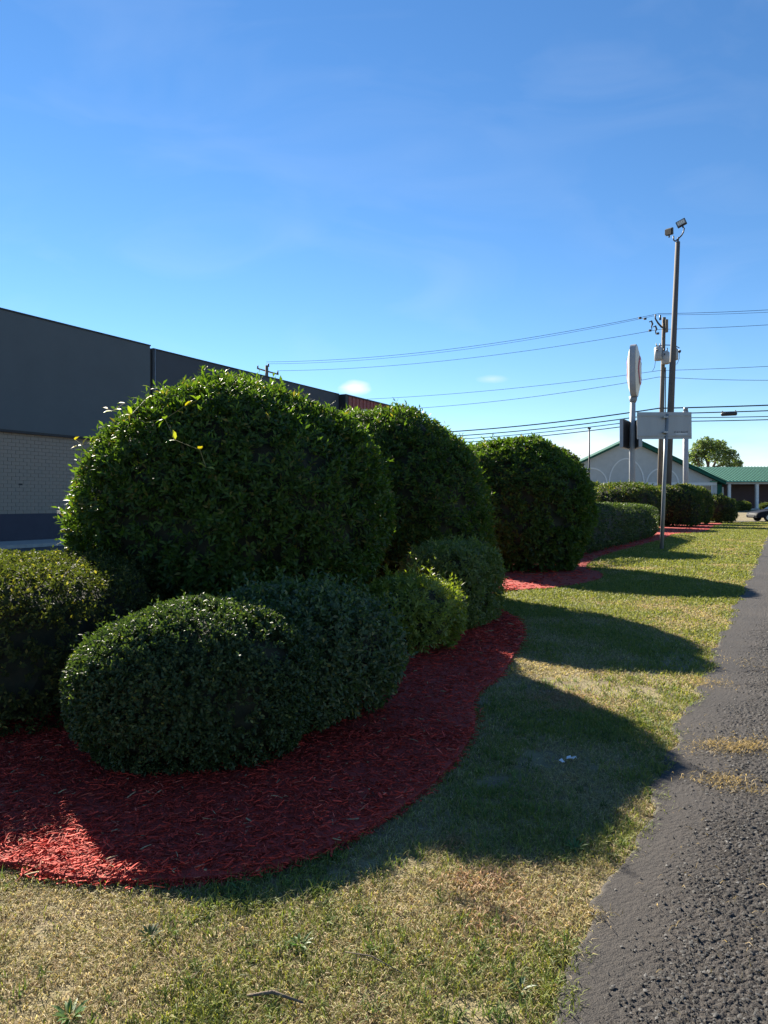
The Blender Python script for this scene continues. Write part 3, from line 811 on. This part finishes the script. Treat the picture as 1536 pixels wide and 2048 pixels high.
# wing
wx0, wx1 = HX(1434), HX(1434) + 42
MB().box(HX(1100), HX(1433.5), 2.75, 12, -.3, 3.6).build('rear_wall', M['stucco'], hall)
MB().box(wx0, wx1, 3.2, 12, -.3, 3.6).build('wing_wall', M['maroon'], hall)
MB().box(wx0 + .05, HX(1447), .4, 3.1, -.3, 3.3).build('side_return', M['green'], hall)
MB().box(HX(1449), HX(1458), 1.4, 3.15, -.3, 2.9).build('white_door', M['trim'], hall)
MB().box(wx0 + 1.2, wx1, .3, .75, HZ_(968), HZ_(961)).build('fascia_beam', M['stucco'], hall)
px = 1462
while HX(px) < wx1:
    MB().box(HX(px - 2.6), HX(px + 2.6), .34, .70, -.3, HZ_(968) - .003).build('column', M['trim'], hall); px += 56
z0, z1, y0, y1 = HZ_(962), HZ_(962) + 2.15, -.1, 7.5
mb = MB(); mb.prism([(HX(1420), y0, z0), (HX(1420), y1, z1), (HX(1420), y1, z1 - .14), (HX(1420), y0, z0 - .14)], (wx1 - HX(1420), 0, 0)); wr = mb.build('wing_roof', mottled('green_roof_panel', (.10,.28,.22), (.12,.31,.245), 2, .7, spec=.15), hall)
mb = MB(); x = HX(1424)
while x < wx1:
    mb.prism([(x, y0 - .02, z0 + .002), (x, y1, z1 + .002), (x, y1, z1 + .07), (x, y0 - .02, z0 + .07)], (.13, 0, 0)); x += .44
tag(mb.build('standing_seams', mottled('shadow_dark_seam', (.006,.04,.032), (.009,.05,.038), 2, .8, spec=.1), wr), kind='stuff')  # real seams, coloured dark to carry the shadows they cast
mb = MB(); mb.box(36, 90, 86.4, 86.7, .5, .78); tag(mb.build('far_kerb', M['walk'], bevel=.02), kind='structure')

# ---------------------------------------------------------------- poles and signs
M['wood'] = mottled('weathered_pole', (.10,.08,.06), (.18,.15,.115), 9, .85, .4, 40, stretch=(1,1,.12))
M['concrete'] = mottled('brown_grey_pole', (.085,.072,.064), (.115,.10,.09), 8, .8, .15, 40, stretch=(1,1,.15))
M['alum'] = mottled('bare_aluminium', (.31,.32,.33), (.36,.37,.38), 3, .6, metal=.2, stretch=(1,1,.2))
M['steel'] = mottled('grey_steel_post', (.20,.21,.22), (.27,.28,.29), 8, .55, metal=.3, stretch=(1,1,.2))
M['dark'] = mottled('dark_bronze', (.022,.022,.024), (.035,.035,.037), 5, .5)
M['wire'] = mat('black_cable', (.02,.022,.025), .6)
M['cream'] = mottled('cream_sign_face', (.60,.58,.50), (.68,.66,.58), 2, .45)
M['paleg'] = mottled('pale_grey_cabinet', (.30,.31,.32), (.36,.37,.38), 2, .5)

# back of a road sign on its post
P0 = at(1323, 1100, 22.4); P0.z = 0
sp = empty('road_sign', P0); tag(sp, 'aluminium back of a wide road sign on a leaning grey post in the grass', 'sign')
tp = at(1334, 828, 22.4) - P0
MB().tube([(0, 0, -.1), tp * .5, tp], [.062, .058, .055], 12).build('post', M['steel'], sp)
ctr = at(1331.5, 850.5, 22.3) - P0
panel_w, panel_h = 113 / F * 22.3, 54 / F * 22.3
mb = MB(); mb.box(-panel_w/2, panel_w/2, .085, .10, -panel_h/2, panel_h/2)
pn = mb.build('sign_panel', M['alum'], sp, bevel=.004); pn.location = ctr; pn.rotation_euler = (0, R(-.6), R(4))
mb = MB(); mb.box(-panel_w/2 + .02, panel_w/2 - .02, .06, .084, panel_h/2 - .12, panel_h/2 - .09); mb.build('stiffener', M['alum'], pn)
mb = MB(); mb.box(-panel_w/2 + .02, panel_w/2 - .02, .06, .084, -panel_h/2 + .09, -panel_h/2 + .12); mb.build('stiffener', M['alum'], pn)
for zz in (.25, -.22): MB().box(-.09, .05, -.075, .08, zz - .02, zz + .02).build('clamp', M['metal'], pn)
text_mesh('STAY RIGHT', .085, .001, 'sticker_lettering', M['black'], pn, (.30, .0835, -.235), (R(90), 0, 0))
MB().box(.36, .74, .0815, .0845, -.275, -.255).build('sticker', M['white'], pn)

# floodlight pole
LD = 46.0
b0 = at(1331.5, 970, LD); b0.z = 0
lp = empty('light_pole', b0); tag(lp, 'tall slightly leaning pole with two floodlights above the far bushes', 'light pole')
t0 = at(1355.5, 484, LD) - b0
MB().tube([(0, 0, -.2), t0 * .5, t0], [.25, .20, .145], 14).build('pole', M['concrete'], lp)
MB().tube([t0 + Vector((0,0,-.02)), t0 + Vector((.05, 0, .30))], [.06, .05], 10).build('pole_top', M['dark'], lp)
q_ = lambda x, y: at(x, y, LD) - b0
MB().tube([q_(1347,472), q_(1347.3,480), q_(1350,482.5), q_(1354,479.5), q_(1358,476), q_(1363,471), q_(1367,464), q_(1368.5,456)], .045, 8).build('bracket_arm', M['dark'], lp)
def flood(c, rz, rx, ry):
    e = Matrix.Translation(c) @ Matrix.Rotation(ry, 4, 'Y') @ Matrix.Rotation(rz, 4, 'Z') @ Matrix.Rotation(rx, 4, 'X')
    mb = MB(); mb.box(-.30, .30, -.06, .10, -.22, .22)
    h_ = mb.build('floodlight', M['dark'], lp, bevel=.02); h_.matrix_local = e
    mb = MB()
    for i in range(7): mb.box(-.27 + i*.085, -.245 + i*.085, .10, .17, -.17, .17)
    mb.build('cooling_fins', M['dark'], h_)
    MB().box(-.25, .25, -.072, -.061, -.165, .165).build('lens', M['paleg'], h_)
    for i in range(4): MB().box(-.21 + i*.11, -.14 + i*.11, -.078, -.0725, -.12, .12).build('led_strip', M['cream'], h_)
    MB().tube([(0, .05, -.22), (0, .05, -.36)], .05, 8).build('knuckle', M['dark'], h_)
flood(q_(1362.5, 446), R(-28), R(-24), R(-24)); flood(q_(1339.5, 463.5), R(110), R(-35), R(28))

# wooden utility pole
UD = 56.0
b1 = at(1318, 970, UD); b1.z = 0
up_ = empty('utility_pole', b1); tag(up_, 'wooden utility pole with transformers behind the light pole', 'utility pole')
uq = lambda x, y, dy=0.0: at(x, y, UD + dy) - b1 + Vector((0, 0, 0))
tt = uq(1328, 635)
MB().tube([(0, 0, -.3), tt * .5, tt], [.22, .18, .14], 12).build('pole', M['wood'], up_)
MB().tube([uq(1324, 655), uq(1316, 646), uq(1310.5, 637), uq(1311, 628.5)], [.07, .07, .06, .05], 6).build('bracket_arm', M['dark'], up_)
MB().tube([uq(1320.5, 640), uq(1320.5, 630)], [.09, .06], 8).build('insulator', M['dark'], up_)
for x, y in ((1280, 636), (1290, 637.5), (1300, 661), (1315.5, 667)): MB().tube([uq(x - 2.5, y + .3), uq(x + 2.5, y - .3)], [.09, .09], 8).build('insulator', M['dark'], up_)
for x, y in ((1302, 645), (1310, 655)):
    MB().tube([uq(x - 4, y - 1), uq(x + 1, y - 3), uq(x + 3, y + 3), uq(x + 1, y + 8), uq(x + 2, y + 14)], [.04, .07, .08, .05, .02], 6).build('fuse_cutout', M['dark'], up_)
MB().box(-.10, .10, -.34, -.12, 0, 1.0).build('switch_box', M['wood'], up_).location = uq(1330.5, 666)
def transformer(x, y0, y1, dy):
    p = uq(x, y1, dy); h_ = (y1 - y0) * UD / F
    t_ = MB().tube([p, p + Vector((0,0,.03)), p + Vector((0, 0, h_ - .1)), p + Vector((0, 0, h_))], [.26, .30, .30, .20], 16).build('transformer', M['paleg'], up_)
    MB().tube([p + Vector((.1, -.05, h_ - .03)), p + Vector((.12, -.05, h_ + .28))], [.06, .035], 8).build('bushing', M['dark'], t_)
    MB().tube([p + Vector((-.1, .05, h_ - .03)), p + Vector((-.12, .05, h_ + .28))], [.06, .035], 8).build('bushing', M['dark'], t_)
    MB().tube([p + Vector((-.15, -.27, h_ * .7)), p + Vector((-.22, -.34, h_ * .75)), p + Vector((-.2, -.36, h_ * .62))], [.03, .04, .04], 6).build('terminal', M['dark'], t_)
transformer(1316.5, 694, 721, -.35); transformer(1331, 703, 728, -.42); transformer(1348.5, 697, 720, .05)
MB().tube([uq(1314, 692), uq(1330, 690), uq(1348, 690.5), uq(1359, 696)], .035, 6).build('jumper_wire', M['wire'], up_)
MB().tube([uq(1357, 702), uq(1361, 703.5)], .12, 8).build('insulator', M['dark'], up_)
MB().tube([uq(1358.5, 704), uq(1359, 716), uq(1354, 728), uq(1345, 729)], .02, 5).build('drop_wire', M['wire'], up_)
MB().tube([uq(1311, 722), uq(1309, 735), uq(1305, 742)], .018, 5).build('drop_wire', M['wire'], up_)
MB().tube([(.26, -.1, 0), tt * .55 + Vector((.24, -.1, 0)), uq(1329.5, 735) + Vector((.02, -.1, 0))], .045, 6).build('riser_conduit', M['steel'], up_)

# far utility pole on the left
FD = 75.0
b2 = at(533, 970, FD); b2.z = gz(FD)
fp = empty('utility_pole', b2); tag(fp, 'distant wooden utility pole with a crossarm above the largest bush', 'utility pole')
fq = lambda x, y: at(x, y, FD) - b2
MB().tube([(0, 0, -.3), fq(533.5, 731)], [.24, .17], 10).build('pole', M['wood'], fp)
MB().tube([fq(515, 737), fq(557, 749)], .085, 6).build('crossarm', M['wood'], fp)
for x, y in ((515.5, 733), (537, 729), (555.5, 743.5)): MB().tube([fq(x, y + 4.5), fq(x, y - 2)], [.10, .06], 8).build('insulator', M['dark'], fp)

# wires
Lp = Vector((b2.x, b2.y, 0)); Rp = Vector((b1.x, b1.y, 0)); Np = Vector((50, 42, 0))
def wire(name, zl, sl, zr, sr, rad, label, right=True, left=True, lx=0.0):
    pts = []
    if left:
        for i in range(29):
            k_ = i / 28; p = Lp.lerp(Rp, k_); pts.append(Vector((p.x + lx * (1 - k_), p.y, zl + (zr - zl) * k_ - 4 * sl * k_ * (1 - k_))))
    if right:
        for i in range(1 if left else 0, 29):
            k_ = i / 28; p = Rp.lerp(Np, k_); pts.append(Vector((p.x, p.y, zr - 4 * sr * k_ * (1 - k_))))
    mb = MB(); mb.tube(pts, rad, 5)
    tag(mb.build(name, M['wire']), label, 'wire', 'overhead lines between the poles')
wire('power_line', 16.35, .90, 16.40, .85, .018, 'topmost power line crossing the sky between the poles')
wire('power_line', 16.15, .95, 16.30, .95, .014, 'thin power line just below the topmost one')
wire('power_line', 15.42, .75, 15.15, .66, .017, 'third power line from the top, ending at the far crossarm', lx=1.2)
wire('power_line', 12.2, .65, 11.9, .42, .017, 'power line at transformer height passing behind the oval sign')
wire('power_line', 11.3, 1.04, 11.4, 1.15, .018, 'sagging line just under the transformers, dipping to the right')
wire('communication_cable', 8.85, .95, 8.93, .30, .050, 'thickest black cable, uppermost of the low bundle of cables')
wire('communication_cable', 8.45, .95, 8.50, .27, .042, 'second black cable of the low bundle of cables')
wire('communication_cable', 8.10, .92, 8.17, .40, .032, 'third black cable of the low bundle, meeting the sign panel')
wire('communication_cable', 7.85, .95, 7.88, .33, .036, 'lowest black cable of the bundle crossing above the gable')
c = at(1458, 828, 53.6)
sb = empty('splice_case', c + Vector((0, 0, -.16))); tag(sb, 'black splice case hanging from the low cables at right', 'splice case')
MB().tube([(-.50, .25, .16), (-.44, .22, .16), (.44, -.22, .16), (.50, -.25, .16)], [.06, .14, .14, .06], 12).build('case', M['dark'], sb)
for sx in (-.4, .4): MB().box(sx - .03, sx + .03, -.03 - sx * .5, .03 - sx * .5, .2, .42).build('hanger', M['dark'], sb)

# pole sign seen almost edge on
SD = 48.0
b3 = at(1264, 970, SD); b3.z = 0
ps = empty('pole_sign', b3); tag(ps, 'tall pole sign with an oval cabinet seen edge on and reader board below', 'sign')
sq = lambda x, y: at(x, y, SD) - b3
MB().tube([(0, 0, -.2), sq(1264.5, 900), sq(1266, 795)], [.20, .20, .17], 12).build('pole', M['paleg'], ps)
MB().tube([sq(1266, 806), sq(1266.2, 801), sq(1266.5, 793)], [.17, .25, .27], 12).build('collar', M['steel'], ps)
def oval(hw, hh, th, n=40, e=3.0):
    return [(hw * math.copysign(abs(math.cos(2*math.pi*i/n)) ** (2/e), math.cos(2*math.pi*i/n)), 0, hh * math.copysign(abs(math.sin(2*math.pi*i/n)) ** (2/e), math.sin(2*math.pi*i/n))) for i in range(n)]
cen = sq(1268.5, 742)
oz = R(64)
mb = MB(); mb.prism([Vector(p) + Vector((0, -.19, 0)) for p in oval(1.15, 1.75, .4)], (0, .38, 0))
cab = mb.build('sign_cabinet', M['paleg'], ps, bevel=.02); cab.location = cen; cab.rotation_euler = (0, 0, oz)
for sgn in (-1, 1):
    mb = MB(); prev = None
    rings = []
    for k_ in range(6):
        f_ = 1 - k_ / 5 * .98; bul = .26 * (1 - f_ ** 2)
        rings.append([mb.bm.verts.new((p[0] * .94 * f_, sgn * (.195 + bul), p[2] * .95 * f_)) for p in oval(1.15, 1.75, .4)])
    for k_ in range(5):
        for i in range(40): 
            fc = mb.bm.faces.new((rings[k_][i], rings[k_][(i+1) % 40], rings[k_+1][(i+1) % 40], rings[k_+1][i])); fc.smooth = True
    fc_ = mb.build('sign_face', M['cream'], cab)
    mb = MB()
    for i in range(32):
        a0, a1 = 2*math.pi*i/32, 2*math.pi*(i+1)/32
        def pt(a, r_): 
            x_, z_ = .95 * r_ * math.cos(a), 1.25 * r_ * math.sin(a); f_ = max(abs(x_) / 1.08, abs(z_) / 1.66); return (x_, sgn * (.21 + .26 * (1 - f_ ** 2)), z_)
        mb.poly([pt(a0, .8), pt(a1, .8), pt(a1, .62), pt(a0, .62)])
    mb.build('red_emblem', mat('emblem_red', (.45,.05,.06), .5), cab)
for i, (sx, an) in enumerate(((-.36, 58), (.36, 80))):
    mb = MB(); mb.box(-1.25, 1.25, -.11, .11, -.95, .95)
    cb = mb.build('reader_board', M['paleg'], ps, bevel=.015); cb.location = sq(1262.5 if i == 0 else 1263.5, 869) + Vector((sx, 0, 0)); cb.rotation_euler = (0, 0, R(an))
    MB().box(-1.2, 1.2, (.112 if i == 0 else -.125), (.125 if i == 0 else -.112), -.9, .9).build('board_face', M['cream'], cb)
    MB().box(-1.2, 1.2, (-.12 if i == 0 else .112), (-.112 if i == 0 else .12), -.92, .92).build('board_back', M['black'], cb)
for zz in (895, 845): MB().box(-.42, .42, -.08, .08, -.07, .07).build('board_bracket', M['dark'], ps).location = sq(1263, zz)

# pale square post
b4 = at(1371.5, 970, 55); b4.z = 0
pp = empty('sign_post', b4); tag(pp, 'plain pale post with a dark cap right of the road sign panel', 'post')
h4 = at(1371.5, 822, 55).z
MB().tube([(0, 0, -.2), (0, 0, h4)], [.20, .20], 12).build('post', M['paleg'], pp)
MB().tube([(0, 0, h4), (0, 0, h4 + .28)], [.17, .16], 12).build('cap', M['steel'], pp)
b5 = at(1178.5, 970, 66); b5.z = gz(66)
tp_ = empty('lamp_post', b5); tag(tp_, 'thin dark post before the left slope of the gable', 'post')
h5 = at(1178, 858, 66).z - b5.z
MB().tube([(0, 0, -.2), (0, 0, h5)], [.085, .065], 10).build('post', M['dark'], tp_)
MB().box(-.14, .14, -.14, .14, h5, h5 + .12).build('lamp_head', M['dark'], tp_, bevel=.02)

# ---------------------------------------------------------------- tree beyond the roof
tb = at(1418, 960, 118); tb.z = .6
tree = empty('tree', tb); tag(tree, 'loose crowned tree rising behind the green roof', 'tree')
tq = lambda x, y, dy=0: at(x, y, 118 + dy) - tb
limbs = [((1419, 1012), (1418, 955), (1416, 930), (1408, 905), .42), ((1418, 950), (1428, 930), (1438, 910), (1440, 895), .26), ((1418, 955), (1400, 935), (1392, 915), (1390, 900), .22),
         ((1428, 935), (1450, 928), (1465, 915), (1468, 905), .20), ((1416, 935), (1420, 910), (1418, 893), (1416, 886), .2)]
for i, (a_, b_, c_, d_, r_) in enumerate(limbs):
    MB().tube([tq(*a_), tq(*b_), tq(*c_), tq(*d_)], [r_, r_ * .8, r_ * .55, r_ * .25], 8).build('trunk' if i == 0 else 'limb', M['bark'], tree)
cl = [(1392,905,1.6),(1400,893,1.7),(1412,886,1.8),(1425,890,1.8),(1436,897,1.8),(1385,918,1.3),(1405,912,1.6),(1432,912,1.7),(1452,905,1.7),(1462,912,1.7),(1470,925,1.5),(1474,933,1.1),(1446,922,1.4),(1398,928,1.2),(1376,912,.8),(1418,900,1.8),(1442,888,1.1),(1478,928,.9),(1455,932,1.2)]
r = np.random.default_rng(77); PP, AA = [], []
for x, y, rad in cl:
    c = np.array(tq(x, y, r.normal(0, 1.6))[:]); rad *= .78; n = int(95 * rad ** 2)
    d = norm(r.normal(0, 1, (n, 3))); q = c + d * (rad * r.random((n, 1)) ** .45) * np.array([1, 1, .75])
    PP.append(q); AA.append(norm(d + np.array([0, 0, .4])))
v, f, t = make_leaves(np.concatenate(PP), np.concatenate(AA), 3, .34, .2, .1, (.5, 1.3), r, [np.array((.07,.11,.045)), np.array((.17,.21,.09))], False)
link('crown', tri_mesh('crown', v, f, t), M['leaf_soft'], tree)

# ---------------------------------------------------------------- dark car nosing out at the right edge
M['carpaint'] = mat('dark_blue_paint', (.006,.008,.014), .6, 0, .15)
M['tyre'] = mat('tyre_rubber', (.015,.015,.016), .85)
M['rim'] = mat('alloy_rim', (.35,.36,.37), .35, .8)
car = empty('parked_car', (31.25, 56.0, .02), R(180)); tag(car, 'dark blue car nosing in at the right edge beyond the lawn', 'car')
# profile runs from nose (x=+) to tail, local x forward
side = [(2.25,.28),(2.30,.50),(2.22,.66),(1.95,.76),(1.1,.90),(.85,.93),(-1.55,.97),(-2.15,.92),(-2.25,.6),(-2.2,.30)]
def loft(profile, ws):
    mb = MB(); rows = []
    for wv in ws: rows.append([mb.bm.verts.new((x * (1 - .03 * (abs(wv) > .8)) , wv, z - .05 * (abs(wv) > .8) * (z > .6))) for x, z in profile])
    n = len(profile)
    for i in range(len(ws) - 1):
        for k_ in range(n):
            fc = mb.bm.faces.new((rows[i][k_], rows[i][(k_+1) % n], rows[i+1][(k_+1) % n], rows[i+1][k_])); fc.smooth = False
    mb.bm.faces.new(rows[0]); mb.bm.faces.new(rows[-1][::-1])
    return mb
body = loft(side, [-.88, -.78, 0, .78, .88]).build('body', M['carpaint'], car, bevel=.025)
cabp = [(.95,.92),(.15,1.38),(-.9,1.42),(-1.75,.97)]
loft([(x, z) for x, z in cabp], [-.70, -.55, .55, .70]).build('cabin', M['carpaint'], car, bevel=.03)
MB().prism([(.93,-.6,.96),(.93,.6,.96),(.19,.52,1.37),(.19,-.52,1.37)], (.03, 0, .02)).build('windscreen', M['glass'], car)
for sgn in (-1, 1):
    MB().prism([(.78,sgn*.715,.98),(.12,sgn*.715,1.33),(-.85,sgn*.715,1.36),(-1.5,sgn*.715,1.0)], (0, sgn*.012, 0)).build('side_window', M['glass'], car)
    MB().box(2.10, 2.28, sgn*.58 - .13, sgn*.58 + .13, .56, .65).build('headlight', mat('headlight_lens', (.12,.13,.14), .15), car, bevel=.03)
    for wx_ in (1.38, -1.38):
        mb = MB(); mb.tube([(wx_, sgn*.72, .31), (wx_, sgn*.90, .31)], .31, 20); wh = mb.build('wheel', M['tyre'], car)
        mb = MB(); mb.tube([(wx_, sgn*.895, .31), (wx_, sgn*.915, .31)], .20, 16); mb.build('rim', M['rim'], wh)
MB().box(2.22, 2.30, -.45, .45, .36, .5).build('grille', M['black'], car)

# ---------------------------------------------------------------- small things on the lawn
M['paper'] = mottled('torn_paper', (.62,.63,.65), (.72,.73,.74), 20, .8)
def paper(px_, py_, s_, rz, label):
    g0 = gp(px_, py_); o_ = empty('paper_scrap', (g0[0], g0[1], .018), rz); tag(o_, label, 'litter', 'white paper scraps in the shaded grass')
    n_ = 5; rr_ = random.Random(int(px_)); mb = MB(); gr = {}
    for i in range(n_):
        for j in range(n_): gr[i, j] = mb.bm.verts.new(((i/(n_-1)-.5)*s_ + rr_.uniform(-.1,.1)*s_, (j/(n_-1)-.5)*s_*.7 + rr_.uniform(-.1,.1)*s_, rr_.random()*s_*.35))
    for i in range(n_-1):
        for j in range(n_-1):
            if (i, j) in ((0, 0), (3, 3)): continue
            mb.bm.faces.new((gr[i,j], gr[i+1,j], gr[i+1,j+1], gr[i,j+1]))
    ob = mb.build('scrap', M['paper'], o_); md = ob.modifiers.new('thick', 'SOLIDIFY'); md.thickness = .0012
paper(1143, 1524, .052, .5, 'larger crumpled white paper scrap in the shaded grass')
paper(1124, 1530, .036, 1.9, 'smaller white paper scrap left of the larger one in shade')
M['stick'] = mottled('dry_stick', (.10,.07,.05), (.19,.15,.11), 30, .9, .4, 90)
def stick(px0, px1, r_, label, zs=(.018, .03, .02)):
    a_, b_ = Vector((*gp(*px0), 0)), Vector((*gp(*px1), 0)); o_ = empty('fallen_stick', a_); tag(o_, label, 'stick')
    m_ = a_.lerp(b_, .45) + Vector((.0, .015, 0))
    MB().tube([Vector((0,0,zs[0])), m_ - a_ + Vector((0,0,zs[1])), b_ - a_ + Vector((0,0,zs[2]))], [r_ * .7, r_, r_ * .5], 7).build('twig', M['stick'], o_)
stick((493, 2004), (606, 2019), .006, 'dark fallen stick lying in the grass near the bottom edge')
stick((690, 1922), (810, 1962), .0022, 'thin pale dry stem in the grass right of the dark stick', (.03, .035, .02))
def weed(px_, py_, n_, l_, w_, label, seed, col=((.05,.12,.03),(.10,.19,.045))):
    g0 = gp(px_, py_); o_ = empty('broadleaf_weed', (g0[0], g0[1], .004)); tag(o_, label, 'weed')
    rr_ = random.Random(seed)
    for i in range(n_):
        a_ = i * 2.4 + rr_.random(); e_ = rr_.uniform(.25, .9); k_ = rr_.random()
        cc = [col[0][j] + (col[1][j] - col[0][j]) * k_ for j in range(3)]
        one_leaf('leaf', Vector((math.cos(a_)*.006, math.sin(a_)*.006, .004)), (math.cos(a_), math.sin(a_), e_), (0, 0, 1), l_ * rr_.uniform(.7, 1.2), w_, cc, o_, M['leaf_soft'])
weed(140, 2040, 16, .060, .014, 'bright green leafy weed tuft at the bottom left corner', 1)
weed(1150, 1702, 14, .055, .011, 'green weed clump at the lower edge of the nearest shadow on the lawn', 2)
weed(600, 1895, 16, .045, .012, 'small green weed cluster in the middle of the near grass', 3)
weed(1040, 1985, 10, .045, .012, 'weed near the asphalt edge at the bottom of the picture', 4, ((.03,.075,.025),(.06,.12,.035)))
weed(480, 1785, 12, .045, .010, 'grassy weed just in front of the mulch tip', 5)
weed(300, 1880, 10, .05, .012, 'dull green weed on bare soil at lower left', 6, ((.03,.06,.025),(.07,.10,.04)))
# pale stone at the drive edge
g0 = gp(1181, 1836)
v, f = rocks(np.array([0.0]), np.array([0.0]), np.array([.012]), np.array([.013]), 3, .7)
o_ = link('pebble', tri_mesh('pebble', v, f), mottled('pale_stone', (.5,.47,.40), (.6,.57,.5), 30, .8)); o_.location = (*g0, .006); tag(o_, 'small pale pebble at the edge of the asphalt', 'pebble')
